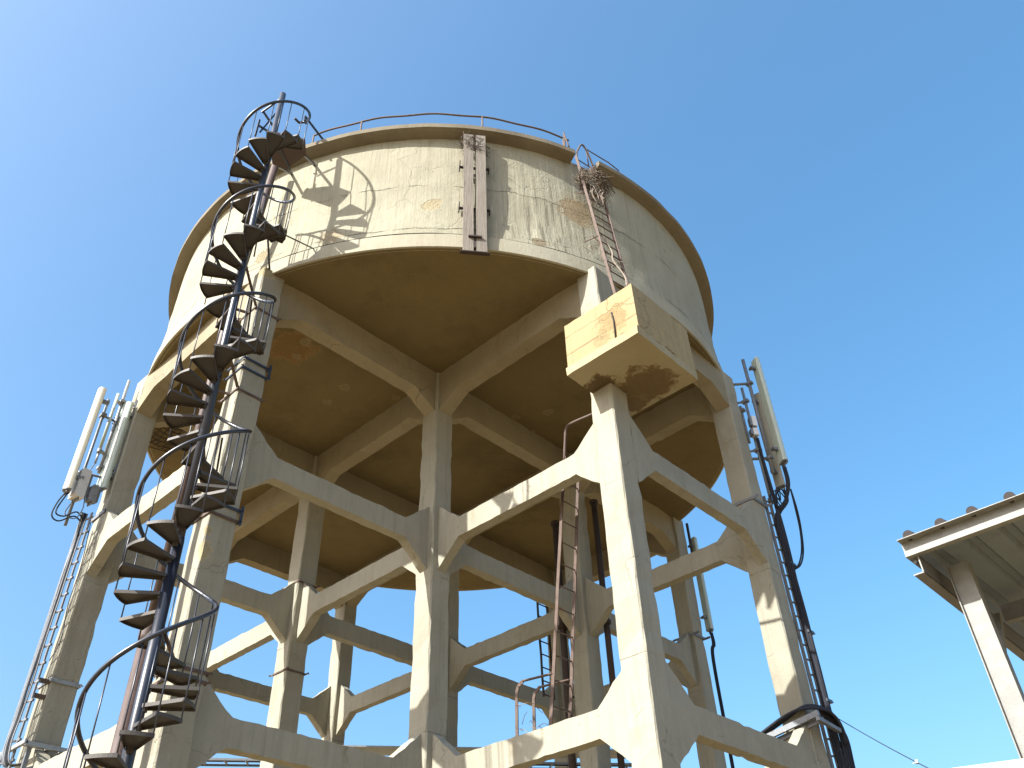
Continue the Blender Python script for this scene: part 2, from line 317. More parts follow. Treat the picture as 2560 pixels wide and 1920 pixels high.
def beam(a, c, zt, zb, hu, hd, wd, mat, off):
    """haunched beam between column centres a and c"""
    a = Vector(a); c = Vector(c); d = (c-a).normalized(); Ln = (c-a).length; n = Vector((-d.y, d.x))
    e = CW - .01; hl = .45
    top = [(e, zt+hu), (e+.02, zt+hu), (e+hl, zt), (Ln-e-hl, zt), (Ln-e-.02, zt+hu), (Ln-e, zt+hu)] if hu else [(e, zt), (Ln-e, zt)]
    bot = [(Ln-e, zb-hd), (Ln-e-hl, zb), (e+hl, zb), (e, zb-hd)]
    poly = subdiv([(u, v) for u, v in top+bot], .11)
    b = MB(); org = Vector((a.x, a.y, 0)) + Vector((n.x, n.y, 0))*off
    b.prism([(u, v) for u, v in poly], (n.x, n.y, 0), -wd/2, wd/2, org, (d.x, d.y, 0), (0,0,1), jit=.007)
    return b
for lvl, (zt, zb, hu, hd, wd) in enumerate([(.075,-.47,0,.28,.25), (-2.965,-3.29,.37,.38,.155), (-6.355,-6.67,.37,.38,.165), (-9.72,-10.04,.37,.38,.16)]):
    for q in range(4):
        for p in range(3):
            if (p, q) in COLS and (p+1, q) in COLS:
                per = -1 if q == 0 else (1 if q == 3 else 0)
                beam((cx(p), cx(q)), (cx(p+1), cx(q)), zt, zb, hu, hd, wd, M_frame, per*(CW-wd/2-.008)).build('beam', M_floorbeam if lvl == 0 else M_frame, T)
                per = 1 if q == 0 else (-1 if q == 3 else 0)     # normal of a y-run points to -x
                beam((cx(q), cx(p)), (cx(q), cx(p+1)), zt, zb, hu, hd, wd, M_frame, per*(CW-wd/2-.008)).build('beam', M_floorbeam if lvl == 0 else M_frame, T)
# tank
b = MB(); b.lathe([(5.56,.008),(5.636,.002)], 256); b.lathe([(5.636,.002),(5.645,.010)], 256); b.lathe([(5.645,.010),(5.641,.15),(5.634,.295)], 256); b.lathe([(5.634,.295),(5.618,.315)], 256); b.lathe([(5.618,.315),(5.4,.33)], 256); b.build('ring_beam', M_ring, T)
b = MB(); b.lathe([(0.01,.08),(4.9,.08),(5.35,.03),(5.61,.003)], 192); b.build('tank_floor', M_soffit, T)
b = MB(); o0 = 0
NZ = 26; NA = 512
prof = [(.326,5.618),(.5,5.60),(.8,5.575),(1.1,5.558),(2.80,5.552)]
def rz(z):
    for (z0, r0), (z1, r1) in zip(prof, prof[1:]):
        if z <= z1: return r0+(r1-r0)*(z-z0)/(z1-z0)
    return r1
from mathutils import noise as mn
for i in range(NA):
    a = 2*math.pi*i/NA
    for j in range(NZ+1):
        z = .326 + (2.80-.326)*j/NZ; r = rz(z)
        dpl = .012*mn.noise(Vector((math.cos(a)*5, math.sin(a)*5, z*1.4))) + .006*mn.noise(Vector((math.cos(a)*22, math.sin(a)*22, z*3)))
        if 1.50 < z < 1.62: dpl += .008
        r += dpl
        b.v.append(Vector((r*math.cos(a), r*math.sin(a), z)))
for i in range(NA):
    for j in range(NZ):
        i2 = (i+1) % NA; b.f.append([i*(NZ+1)+j, i2*(NZ+1)+j, i2*(NZ+1)+j+1, i*(NZ+1)+j+1]); b.sm.append(True)
b.build('tank_wall', M_wall, T)
a0, a1 = R(-105.6), R(-110.4) + 2*math.pi
b = MB(); NR = 320; pr = [(5.40,2.80),(5.56,2.795),(5.70,2.815),(5.765,2.835),(5.768,2.93),(5.74,2.945),(5.40,2.96)]
for i in range(NR+1):
    a = a0 + (a1-a0)*i/NR; jz = .006*mn.noise(Vector((math.cos(a)*14, math.sin(a)*14, 0)))
    for r, z in pr: b.v.append(Vector(((r+jz*1.5)*math.cos(a), (r+jz*1.5)*math.sin(a), z + jz)))
for i in range(NR):
    for j in range(6): b.f.append([i*7+j, (i+1)*7+j, (i+1)*7+j+1, i*7+j+1]); b.sm.append(False)
b.f.append(list(range(7))); b.sm.append(False); b.f.append([NR*7+j for j in reversed(range(7))]); b.sm.append(False)
b.build('roof_rim', M_slab, T)
b = MB(); b.lathe([(5.43,2.62),(5.50,2.62),(5.50,2.955),(.01,3.35),(.01,3.2),(5.43,2.8)], 128, smooth=False); b.build('tank_roof', M_slab, T)
# landing box round the column, open on top
b = MB(); X0, X1, Y0, Y1, Z0, Z1 = -2.42, -1.13, -6.30, -5.12, -2.25, -1.33
b2 = MB()
pl = subdiv([(X0-.045,Y0-.003),(X1,Y0-.003),(X1,Y1),(X0-.045,Y1)], .12)
bs = MB(); bs.prism(pl, (0,0,1), Z0, Z0+.13, (0,0,0), (1,0,0), (0,1,0), jit=.006)
for (x0,x1,y0,y1) in ((X0,X0+.11,Y0,Y1),(X0+.11,X1,Y0,Y0+.11),(X1-.11,X1,Y0+.11,Y1)):
    pl = subdiv([(x0,y0),(x1,y0),(x1,y1),(x0,y1)], .08)
    b2.prism(pl, (0,0,1), Z0+.132, Z1, (0,0,0), (1,0,0), (0,1,0), jit=.007)
bx = b2.build('landing_box', M_box, T)
bs.build('box_base', M_boxbase, T)
b = MB(); b.tube([(-2.432,-5.93,-1.62),(-2.436,-5.95,-1.8),(-2.428,-5.94,-2.1)], .012, 6); b.build('rebar', M_darkpipe, bx)
# rusty rebar mesh bared under the tank at the left
b = MB()
for k in range(8):
    u = k/7; b.tube([(-4.75+u*.75, 2.45, .02), (-4.72+u*.75, 3.0+random.uniform(-.1,.1), -.03), (-4.7+u*.6, 3.35, .02)], .010, 5)
for k in range(7):
    v = k/6; b.tube([(-4.85, 2.5+v*.85, .02), (-4.4, 2.52+v*.85, -.035), (-3.95, 2.5+v*.85, .02)], .010, 5)
b.build('rebar_mesh', M_darkpipe, T)

# ------------------------------------------------------------------ spiral staircase
PT = 8.58; CAMXY = Vector((-9.40666, -10.43433)); AZ = 1.1670; LX, LY = .0039, .0315
px0, py0 = CAMXY.x + PT*math.cos(AZ), CAMXY.y + PT*math.sin(AZ)
def ax(z): return Vector((px0 + LX*z, py0 + LY*z, z))
NEAR = R(66.85) + math.pi; PITCH = 2.1944; RZ0 = 2.4681; RH = .4904; RAILH = .86
def hel(phi, r, dz=0):
    z = RZ0 + PITCH*phi/(2*math.pi) + dz; c = ax(z); return Vector((c.x + r*math.cos(NEAR+phi), c.y + r*math.sin(NEAR+phi), z))
ST = thing('spiral_staircase', 'black steel spiral staircase winding up a pole to the rim of the tank', 'staircase', ax(GZ))
b = MB(); b.tube([ax(GZ), ax(-7.2), ax(-5.1)], .056, 20); b.tube([ax(-5.1), ax(-2), ax(2), ax(3.43)], .050, 20)
for z in (-5.1, -2.9, -.3, 1.3): b.tube([ax(z-.03), ax(z+.03)], .0535, 20)
b.build('centre_pole', M_black, ST)
PH1 = R(118); rp = []
PH0 = -2*math.pi*(RZ0-RAILH-GZ)/PITCH + .3
k = int((PH1-PH0)/R(6))
b = MB(); rp = [hel(PH0+(PH1-PH0)*i/k, RH) for i in range(k+1)]
lst = rp[-1]; e1 = rp[-1]-rp[-2]; rp += [lst + Vector((-.06,.05,-.03)), lst + Vector((-.16,.04,-.02))]
b.tube(rp, .0225, 10); b.build('handrail', M_black, ST)
STEP = R(30); OFF = R(3)
def tread(phi, last=False):
    z = RZ0 - RAILH + PITCH*phi/(2*math.pi); c = ax(z); bb = MB(); a0_ = NEAR + phi
    n = 7; th = .006; wd = R(33); Ro = .478
    arc = [(Ro*math.cos(-wd/2+wd*i/n), Ro*math.sin(-wd/2+wd*i/n)) for i in range(n+1)]
    pol = [(.04,.045),(.04,-.045)] + arc
    ca, sa = math.cos(a0_), math.sin(a0_)
    W = lambda u, v: (c.x + u*ca - v*sa, c.y + u*sa + v*ca)
    P = [W(u, v) for u, v in pol]; k = len(P)
    bb.prism(P, (0,0,1), z-.006, z, (0,0,0), (1,0,0), (0,1,0))
    for i in range(1, k-1):       # folded flange along the front, the arc (and back) edges
        p, q = Vector((*P[i], z-.016)), Vector((*P[(i+1) % k], z-.016)); bb.bar(p, q, .005, .034)
    p, q = Vector((*P[-1], z-.016)), Vector((*P[0], z-.016)); bb.bar(p, q, .005, .034)
    bb.obox((c.x+.052*ca, c.y+.052*sa, z-.03), Vector((ca,sa,0))*.012, Vector((-sa,ca,0))*.03, Vector((0,0,.03)))
    return bb, W, z
i0 = int((PH0)/STEP)-1; kk = 0
for i in range(i0+1, 4):
    phi = i*STEP + OFF
    if phi > R(85): break
    bb, W, z = tread(phi); t = bb.build('tread', M_tread, ST)
    u, v = .470*math.cos(R(15.5)), .470*math.sin(R(15.5)); x, y = W(u, v)
    ph2 = phi + R(15.5); top = hel(ph2, RH-.006)
    b = MB(); b.tube([Vector((x, y, z-.03)), top], .0072, 6); b.build('baluster', M_black, ST)
    x, y = W(.47, 0); top = hel(phi, RH-.006)
    if i % 3 == 0:
        b = MB(); b.tube([Vector((x, y, z-.03)), top], .0072, 6); b.build('baluster', M_black, ST)
# landing, its struts and guard rails
zl = 2.27; c = ax(zl)
b = MB(); b.prism([(c.x+.02,c.y-.06),(-5.62,-2.74),(-5.44,-2.52),(-5.50,-2.06),(-5.72,-1.99),(c.x-.04,c.y+.08)], (0,0,1), zl-.035, zl, (0,0,0), (1,0,0), (0,1,0)); b.build('landing', M_landing, ST)
b = MB()
for p, q in (((-5.45,-2.5,zl-.03),(-5.09,-2.2,2.62)), ((-5.62,-2.02,zl-.03),(-5.25,-1.77,2.63)), ((c.x,c.y,zl-.03),(-5.45,-2.1,zl-.03))): b.bar(p, q, .035, .035)
b.build('strut', M_black, ST)
b = MB()

for p, q in (((c.x,c.y,3.30),(-6.16,-2.1,3.12)), ((-6.14,-2.1,3.17),(-5.88,-2.08,3.0)), ((-5.92,-2.1,3.36),(-6.10,-2.1,2.62)), ((-6.16,-2.1,2.9),(-6.16,-2.1,2.45)), ((-6.16,-2.1,2.75),(-5.93,-2.12,2.75)),
             ((-5.60,-2.53,3.15),(-5.06,-2.42,3.02)), ((-5.60,-2.53,3.15),(-5.60,-2.55,3.0)), ((-5.60,-2.55,3.0),(-5.54,-2.50,3.03))):
    b.bar(p, q, .028, .028)
b.build('guard_rail', M_black, ST)
b = MB()     # braces to the tank wall and brackets to the corner column
for p, q, r in ((hel(R(20)-2*math.pi*.93, .44, -.9), (-4.95,-2.5,.35), .011), ((-5.72,-2.28,.55), (-5.36,-1.95,.03), .016), ((-5.78,-2.2,.5), (-5.62,-1.9,.15), .012)): b.tube([p, q], r, 6)
b.build('brace', M_black, ST)
def strap(cxy, z, mat, wd=.035, over=.012, proud=.05, label=''):
    x, y = cxy; h = CW + over; bb = MB()
    bb.box(x-h, x+h, y-h-.006, y-h+.004, z-wd/2, z+wd/2); bb.box(x-h, x+h, y+h-.004, y+h+.006, z-wd/2, z+wd/2)
    bb.box(x-h-.006, x-h+.004, y-h-proud, y+h+proud, z-wd/2+.002, z+wd/2-.002); bb.box(x+h-.004, x+h+.006, y-h-proud, y+h+proud, z-wd/2+.002, z+wd/2-.002)
    for sx in (-1, 1):
        for sy in (-1, 1): bb.tube([(x+sx*(h-.0), y+sy*(h+proud*.7), z), (x+sx*(h+.03), y+sy*(h+proud*.7), z)], .009, 6)
    return bb
A_ = (cx(0), cx(1)); arms = MB()
for z, mt in ((-.8,M_rust), (-1.75,M_black), (-1.92,M_black), (-2.30,M_rust), (-4.02,M_black), (-4.17,M_rust), (-6.02,M_rust), (-6.12,M_rust)):
    strap(A_, z, mt, proud=.04).build('column_strap', mt, ST)
    c = ax(z)
    if z in (-.8, -2.30, -4.17, -6.02):
        b = MB(); b.bar((-5.46,-1.97,z), (c.x+.04,c.y+.03,z+.02), .03, .03); b.bar((-5.45,-1.76,z), (-5.63,-1.68,z+.02), .03, .03); b.build('bracket', M_rust, ST)
    if z in (-1.75, -4.02):
        b = MB(); b.bar((-5.46,-1.97,z), (c.x+.2,c.y-.05,z+.3), .022, .022); b.build('bracket', M_black, ST); b = MB(); b.bar((-5.05,-1.97,z-.2), (-5.05,-1.97,z+.06), .03, .03); b.build('bracket', M_black, ST)

# rusty down pipe behind the stairs
b = MB(); pts = [(-5.69,-1.67,GZ), (-5.69,-1.67,-5.75)]; b.tube(pts, .078, 18); b.tube([(-5.69,-1.67,-5.78),(-5.69,-1.67,-5.70),(-5.69,-1.67,-5.58),(-5.69,-1.67,-5.53)], [.082,.094,.094,.086], 18)
b.tube([(-5.686,-1.665,-5.6),(-5.684,-1.662,-1.5),(-5.66,-1.68,0),(-5.61,-1.72,1.2),(-5.56,-1.75,2.62)], .060, 18)
for z in (-2.65, -2.62): b.tube([(-5.684,-1.662,z-.008),(-5.684,-1.662,z+.008)], .067, 18)
tag(b.build('down_pipe', M_pipe, None, Vector((-5.69,-1.67,GZ))), 'rusty brown down pipe rising beside the pole of the spiral staircase', 'pipe')

# ------------------------------------------------------------------ planks, roof rail, wall ladder, nests
PLK = thing('wooden_plank_pair', 'two grey weathered wooden planks bolted upright on the front of the tank wall', 'planks', (-3.56,-4.49,-.15))
th = R(-128.3); er = Vector((math.cos(th), math.sin(th), 0)); et = Vector((-math.sin(th), math.cos(th), 0))
for s0 in (-.10, .10):
    b = MB(); cc = er*5.70 + et*s0; n = 14; w0 = .078
    for k in range(n):
        z0 = -.15 + 2.86*k/n; z1 = -.15 + 2.86*(k+1)/n
        b.obox((cc.x, cc.y, (z0+z1)/2), et*(w0+random.uniform(-.0015,.0015)), er*.033, Vector((0,0,(z1-z0)/2+.0004)))
    b.build('plank', M_wood, PLK)
for z in (1.95, .92):
    b = MB(); b.obox((er.x*5.62, er.y*5.62, z), et*.235, er*.012, Vector((0,0,.02)))
    for s0 in (-.235,.235): c0 = er*5.66+et*s0; b.obox((c0.x, c0.y, z-.03), et*.008, er*.06, Vector((0,0,.07)))
    b.build('bracket', M_darkpipe, PLK)
b = MB(); b.obox((er.x*5.67, er.y*5.67, .03), et*.05, er*.06, Vector((0,0,.10))); b.obox((er.x*5.72, er.y*5.72, .14), et*.1, er*.05, Vector((0,0,.012)))
b.build('hook', M_darkpipe, PLK)
b = MB(); b.obox((er.x*5.70, er.y*5.70, -.16), et*.22, er*.035, Vector((0,0,.008)))
b.build('foot_plate', M_darkpipe, PLK)
def nest(name, c, rad, hgt, n, label, mats, dangle=0, seed=1):
    rnd = random.Random(seed); c = Vector(c); b1 = MB(); b2_ = MB()
    for k in range(n):
        an = rnd.uniform(0, 2*math.pi); rr = rad*rnd.uniform(.35, 1); z = rnd.uniform(-hgt, hgt)*.5
        ln = rad*rnd.uniform(.35, .85); tw = rnd.uniform(-.7, .7)
        p = c + Vector((rr*math.cos(an), rr*math.sin(an)*.75, z)); d = Vector((-math.sin(an+tw), math.cos(an+tw)*.8, rnd.uniform(-.35,.35)))
        q = p + d*ln*.5 + Vector((0,0,rnd.uniform(-.04,.04))); e = p + d*ln + Vector((rnd.uniform(-.06,.06), rnd.uniform(-.06,.06), rnd.uniform(-.08,.03)))
        (b1 if rnd.random() < .5 else b2_).tube([p, q, e], rnd.choice([.003,.004,.006]), 4)
    for k in range(dangle):
        p = c + Vector((rnd.uniform(-.1,.22)*rad/.3, rnd.uniform(-.05,.05)-.05, -hgt*.3)); pts = [p]
        for j in range(5): p = p + Vector((rnd.uniform(-.07,.08), rnd.uniform(-.03,.03), -rnd.uniform(.05,.15))); pts.append(p)
        b1.tube(catmull(pts, 3), rnd.choice([.004,.006,.011]), 5)
    root = thing(name, label, 'nest', c - Vector((0,0,hgt/2)))
    b1.build('pale_twigs', mats[0], root); b2_.build('dark_twigs', mats[1], root)
nest('bird_nest', er*5.60 + Vector((0,0,2.50)), .25, .34, 170, 'small dark twig nest wedged behind the top of the wooden planks', (M_twigd, M_twigd), 0, 3)
nest('bird_nest', (-1.86,-5.58,1.98), .30, .30, 420, 'big untidy nest of pale sticks lodged on the upper wall ladder', (M_twig, M_twigd), 14, 5)
# roof edge guard rail
RR = thing('roof_rail', 'thin rusty guard rail curving along the front edge of the tank roof', 'railing', (-4.1,-3.7,2.95))
b = MB(); b.tube([(5.55*math.cos(R(-158+48*i/60)), 5.55*math.sin(R(-158+48*i/60)), 3.53 + .015*math.sin(i*.5)) for i in range(61)], .017, 8); b.build('rail', M_rust, RR)
for a in (-158, -148.5, -126.7, -111.2, -135.5 if 0 else -170):
    if a == -170: continue
    b = MB(); b.tube([(5.55*math.cos(R(a)), 5.55*math.sin(R(a)), 2.9), (5.55*math.cos(R(a)), 5.55*math.sin(R(a)), 3.53)], .016, 8); b.build('post', M_rust, RR)
b = MB(); pts = [(-2.05,-5.22,2.92),(-2.07,-5.25,3.35),(-2.10,-5.27,3.45),(-2.14,-5.30,3.38),(-2.12,-5.36,2.95)]; b.tube(catmull(pts, 5), .014, 7); b.build('end_loop', M_rust, RR)
b = MB(); b.tube([(-1.62,-5.38,2.9),(-1.64,-5.38,3.36),(-1.15,-5.50,3.32),(-.9,-5.53,3.3)], .012, 6); b.tube([(-.9,-5.53,2.92),(-.9,-5.53,3.3)], .012, 6); b.build('end_rail', M_rust, RR)
# wall ladder
WLD = thing('wall_ladder', 'rusty steel ladder standing in the landing box and leaning on the tank wall', 'ladder', (-1.98,-5.9,-2.1))
def lad(L0, L1, R0, R1, nr, root, mat, rw=.05, rt=.012, rr=.009, t0=.02, t1=.98):
    L0, L1, R0, R1 = map(Vector, (L0, L1, R0, R1))
    out = (R0-L0).normalized()
    for p, q in ((L0, L1), (R0, R1)):
        bb = MB(); n = 12
        pts = [p + (q-p)*i/n + out*random.uniform(-.004,.004) for i in range(n+1)]
        for i in range(n): bb.bar(pts[i], pts[i+1] + (q-p).normalized()*.003, rt, rw, up=Vector((0,-1,0)) if rw > rt else (0,0,1))
        bb.build('rail', mat, root)
    for i in range(nr):
        t = t0 + (t1-t0)*i/(nr-1); bb = MB(); bb.tube([L0+(L1-L0)*t, R0+(R1-R0)*t], rr, 6); bb.build('rung', mat, root)
lad((-2.27,-6.02,-2.08), (-2.03,-5.42,2.72), (-1.93,-6.06,-2.08), (-1.57,-5.46,2.80), 20, WLD, M_rust, .045, .014, .011)
b = MB(); b.tube(catmull([(-2.03,-5.42,2.62),(-1.95,-5.40,2.95),(-1.78,-5.38,3.33),(-1.71,-5.39,3.36),(-1.64,-5.42,3.15),(-1.56,-5.47,2.60)], 6), .017, 7); b.build('top_hoop', M_rust, WLD)
b = MB()
for t in (.37, .72): p = Vector((-2.15,-5.72,.32)) if t < .5 else Vector((-2.07,-5.55,1.6)); b.tube([p, p+Vector((-.05,.25 if t<.5 else .1,.02))], .01, 6)
b.build('stay', M_rust, WLD)
b = MB(); rnd = random.Random(9)
for k in range(16):
    p = Vector((-2.1+rnd.uniform(-.22,.3), -5.62+rnd.uniform(-.15,.1), rnd.uniform(-.1,.45))); pts = [p]
    for j in range(4): p = p+Vector((rnd.uniform(-.12,.12), rnd.uniform(-.08,.05), rnd.uniform(-.16,.06))); pts.append(p)
    b.tube(catmull(pts, 3), rnd.choice([.004,.005,.008]), 5)
b.tube(catmull([(-2.05,-5.7,.45),(-1.98,-5.8,.05),(-2.06,-5.85,-.25),(-1.98,-5.95,-.6),(-2.05,-6.0,-.9)], 6), .013, 6)
tag(b.build('dead_vine', M_twig, None, Vector((-2.05,-5.8,-.9))), 'dry pale vine twisted round the lower rails of the wall ladder', 'vine')
# ladder between the lower levels, with its hoops and guard rails
IL = thing('inner_ladder', 'rusty flat-railed ladder rising between the middle and upper beams behind the front column', 'ladder', (-1.45,-3.6,-6.35))
lad((-1.46,-3.60,-6.36), (-1.45,-4.17,-2.60), (-1.12,-3.61,-6.36), (-1.14,-4.17,-2.60), 13, IL, M_rust, .05, .012, .009)
b = MB(); b.tube(catmull([(-1.45,-4.16,-2.65),(-1.45,-4.20,-2.35),(-1.45,-4.25,-2.12),(-1.45,-4.40,-2.10),(-1.45,-4.72,-2.14),(-1.45,-5.0,-2.16)], 5), .02, 7); b.build('top_hoop', M_rust, IL)
for dx in (0, .32):
    b = MB(); P_ = [(-1.45+dx,-3.06,-6.36),(-1.45+dx,-3.08,-5.68),(-1.45+dx,-3.11,-5.60),(-1.45+dx,-3.20,-5.555),(-1.45+dx,-3.70,-5.60)]
    for i in range(4): b.bar(P_[i], P_[i+1], .045, .014, up=(1,0,0) if i < 3 else (0,0,1))
    b.build('guard_rail', M_rust, IL)
b = MB(); rnd = random.Random(4)
for k in range(18):
    p = Vector((-1.3+rnd.uniform(-.35,.3), -3.15-rnd.uniform(0,.45), -6.3+rnd.uniform(0,.5))); q = p+Vector((rnd.uniform(-.4,.4), rnd.uniform(-.4,.4), rnd.uniform(-.12,.2)))
    b.tube([p, (p+q)/2+Vector((0,0,.03)), q], .004, 4)
tag(b.build('dry_twigs', M_twig, None, Vector((-1.3,-3.3,-6.35))), 'loose dry twigs caught between the guard rails at the foot of the inner ladder', 'twigs')
SLD = thing('back_ladder', 'small dark ladder seen against the sky behind the rusty inner ladder', 'ladder', (2,-.5,-4.25))
lad((2.0,-.54,-4.25), (2.0,-.50,-2.2), (2.28,-.54,-4.25), (2.28,-.50,-2.2), 9, SLD, M_darkpipe, .03, .03, .012)
for (x, y, r, z0, z1, lab) in ((1.55,-1.45,.06,-6.4,-1.35,'dark iron pipe hanging under the tank just left of the inner column'), (1.95,-2.1,.055,-6.4,-1.0,'dark iron pipe hanging under the tank just right of the inner column')):
    b = MB(); b.tube([(x,y,z0),(x,y,z1)], r, 14)
    for z in (-3.4,-5.0,z1): b.tube([(x,y,z-.03),(x,y,z+.03)], r*1.5, 14)
    b.bar((x,y,-4.6),(x+.15,y-.1,-4.6),.03,.03)
    tag(b.build('iron_pipe', M_darkpipe, None, Vector((x,y,z0))), lab, 'pipe', 'dark pipes under the tank')
for (c_, z, lab) in (((cx(1),cx(2)),-2.60,'thin rusty strap clamped high on the inner left column'), ((cx(1),cx(2)),-4.16,'thin rusty strap clamped lower down on the inner left column')):
    tag(strap(c_, z, M_rust, .028, .01, .08).build('column_strap', M_rust, None, Vector((c_[0],c_[1],z))), lab, 'strap', 'straps on the inner column')

# ------------------------------------------------------------------ antenna groups
def panel(name, c, face, wd, dp, z0, z1, mat, label, cat='antenna', bevel=.35, grp=None, cap=M_galvd):
    root = thing(name, label, cat, (c[0],c[1],z0), grp)
    f = Vector((math.cos(R(face)), math.sin(R(face)), 0)); s_ = Vector((-f.y, f.x, 0)); b = MB()
    n = 12; half = [(-wd*.42,-dp/2),(-wd/2,-dp*.38)] + [(wd/2*math.cos(math.pi-math.pi*i/n), -dp*.12 + dp*.62*math.sin(math.pi*i/n)) for i in range(n+1)] + [(wd/2,-dp*.38),(wd*.42,-dp/2)]
    P_ = [(f*v + s_*u) for u, v in half]
    prof_ = [(P.x, P.y) for P in P_]
    b.prism(prof_, (0,0,1), z0, z1, (c[0],c[1],0), (1,0,0), (0,1,0))
    
    for q0, q1, h0, h1 in ((.93,.93,0,.012),(.8,.8,.012,.022),(.55,.55,.022,.028)): b.prism([(x*q0, y*q0) for x, y in prof_], (0,0,1), z1+h0, z1+h1, (c[0],c[1],0), (1,0,0), (0,1,0))
    b.build('radome', mat, root)
    b = MB(); b.prism([(x*.96, y*.96) for x, y in prof_], (0,0,1), z0-.015, z0, (c[0],c[1],0), (1,0,0), (0,1,0))
    for k in range(3): p = Vector((c[0],c[1],z0-.015)) + s_*(k-1)*wd*.27; b.tube([p, p-Vector((0,0,.05))], .012, 8)
    b.build('end_cap', cap, root)
    for z in (z0+.25, z1-.2):
        bk = MB(); p = Vector((c[0],c[1],z)) - f*dp/2; bk.bar(p, p-f*.09, .06, .05); bk.bar(p-f*.09-s_*.05, p-f*.09+s_*.05, .03, .04)
        bk.build('mount', M_galvd, root)
    return root
def pole(name, x, y, z0, z1, r, mat, label, arms, grp='antenna mounting poles'):
    root = thing(name, label, 'pole', (x,y,z0), grp); b = MB(); b.tube([(x,y,z0),(x,y,z1)], r, 14); b.build('tube', mat, root)
    for (ax_, ay_, z) in arms:
        b = MB(); b.tube([(ax_,ay_,z),(x,y,z)], r*.85, 10); b.bar((x-.001,y-.06,z),(x+.001,y+.06,z),.08,.05)
        d = Vector((x-ax_,y-ay_,0)).normalized(); b.obox((ax_,ay_,z), d*.01, Vector((-d.y,d.x,0))*.06, Vector((0,0,.09)))
        for s_ in (-.06,.06): b.tube([Vector((ax_,ay_,z+s_)), Vector((ax_,ay_,z+s_))+d*.05], .008, 6)
        b.build('arm', mat, root)
    return root
# left group, on the far left column (D)
panel('panel_antenna', (-6.03,1.62), 168, .17, .12, -2.50, -.60, M_cream, 'long cream panel antenna, outermost on the far left column')
panel('panel_antenna', (-5.56,1.69), 195, .24, .09, -2.25, -.60, M_greenw, 'wide pale green panel antenna close against the far left column', grp=None)
pole('antenna_pole', -5.63, 1.76, -1.95, -.08, .024, M_galv, 'short galvanised pole held just off the far left column', [(-5.43,1.70,-.55), (-5.43,1.70,-1.85)])
pole('antenna_pole', -5.85, 1.75, -2.97, -.62, .022, M_galvd, 'slim grey pole behind the cream panel antenna', [(-5.50,1.66,-2.05), (-5.63,1.76,-.95)])
root = thing('stick_antenna', 'thin pale green stick antenna between two poles on the far left column', 'antenna', (-5.75,1.70,-1.75))
b = MB(); b.tube([(-5.745,1.70,-1.62),(-5.745,1.70,-.47)], .026, 12); b.build('radome', M_greenw, root)
b = MB(); b.tube([(-5.745,1.70,-1.85),(-5.745,1.70,-1.62)], .017, 10); b.tube([(-5.745,1.70,-1.66),(-5.745,1.70,-1.58)], .032, 10); b.bar((-5.745,1.7,-1.6),(-5.63,1.76,-1.6),.04,.04); b.bar((-5.745,1.7,-.6),(-5.63,1.76,-.6),.04,.04); b.build('base', M_galv, root)
def rru(c, label, sx=.12, sy=.16, sz=.26, mat=M_white, ang=0):
    root = thing('radio_unit', label, 'radio unit', (c[0],c[1],c[2]-sz)); f = Vector((math.cos(R(ang)), math.sin(R(ang)),0)); s_ = Vector((-f.y,f.x,0)); c = Vector(c)
    b = MB(); b.obox(c, f*sx/2, s_*sy/2, Vector((0,0,sz))); b.obox(c+f*(sx/2+.006), f*.008, s_*sy*.4, Vector((0,0,sz*.86))); b.build('housing', mat, root)
    b = MB()
    for k in range(6): b.obox(c - f*(sx/2+.02) + s_*sy*(-.4+.16*k), f*.02, s_*.004, Vector((0,0,sz*.85)))
    b.build('cooling_fins', M_galvd, root)
    b = MB()
    for k in range(4): p = c + s_*sy*(-.33+.22*k) - Vector((0,0,sz)); b.tube([p, p-Vector((0,0,.05))], .013, 8)
    b.build('connector', M_galvd, root)
rru((-5.86,1.66,-2.32), 'white radio unit below the cream panel antenna', .13, .2, .24, M_white, 190)
rru((-5.66,1.62,-2.42), 'grey filter box beside the white radio unit, tight to the far left column', .09, .12, .14, M_galv, 190)
def cable(name, pts, r, mat, label, grp=None, k=7):
    b = MB(); b.tube(catmull(pts, k), r, 7); o = b.build(name, mat, None, Vector(pts[-1])); tag(o, label, 'cable', grp); return o
cable('antenna_cable', [(-6.03,1.6,-2.53),(-6.10,1.6,-2.75),(-6.12,1.58,-2.98),(-6.0,1.6,-3.02),(-5.82,1.62,-2.86),(-5.7,1.62,-2.9)], .011, M_cable, 'dark blue cable looping out below the cream panel antenna')
cable('antenna_cable', [(-6.0,1.62,-2.53),(-6.07,1.6,-2.8),(-6.08,1.55,-2.95),(-5.95,1.6,-2.92),(-5.8,1.62,-2.78),(-5.68,1.62,-2.85)], .011, M_cable, 'second, tighter dark cable looping below the cream panel antenna')
cable('antenna_cable', [(-5.745,1.70,-1.85),(-5.80,1.66,-2.1),(-5.76,1.63,-2.45),(-5.73,1.62,-2.7),(-5.80,1.6,-2.9),(-5.95,1.6,-2.88),(-5.92,1.6,-2.7)], .008, M_gcable, 'thin grey cable looping down from the stick antenna')
def cable_ladder(Lx, Ly, Rx, Ry, z0, z1, n, label, mat, w=.03):
    root = thing('cable_ladder', label, 'cable ladder', (Lx,Ly,z0))
    for x, y in ((Lx,Ly),(Rx,Ry)):
        b = MB(); b.bar((x,y,z0),(x,y,z1), w, .045, up=(0,1,0)); b.build('rail', mat, root)
    for i in range(n):
        z = z0 + .12 + (z1-z0-.2)*i/(n-1); b = MB(); b.bar((Lx,Ly,z),(Rx,Ry,z), .025, .018); b.bar((Rx,Ry,z),(Rx+(Rx-Lx)*.18,Ry+(Ry-Ly)*.18-.005,z), .03, .03); b.build('rung', mat, root)
    return root
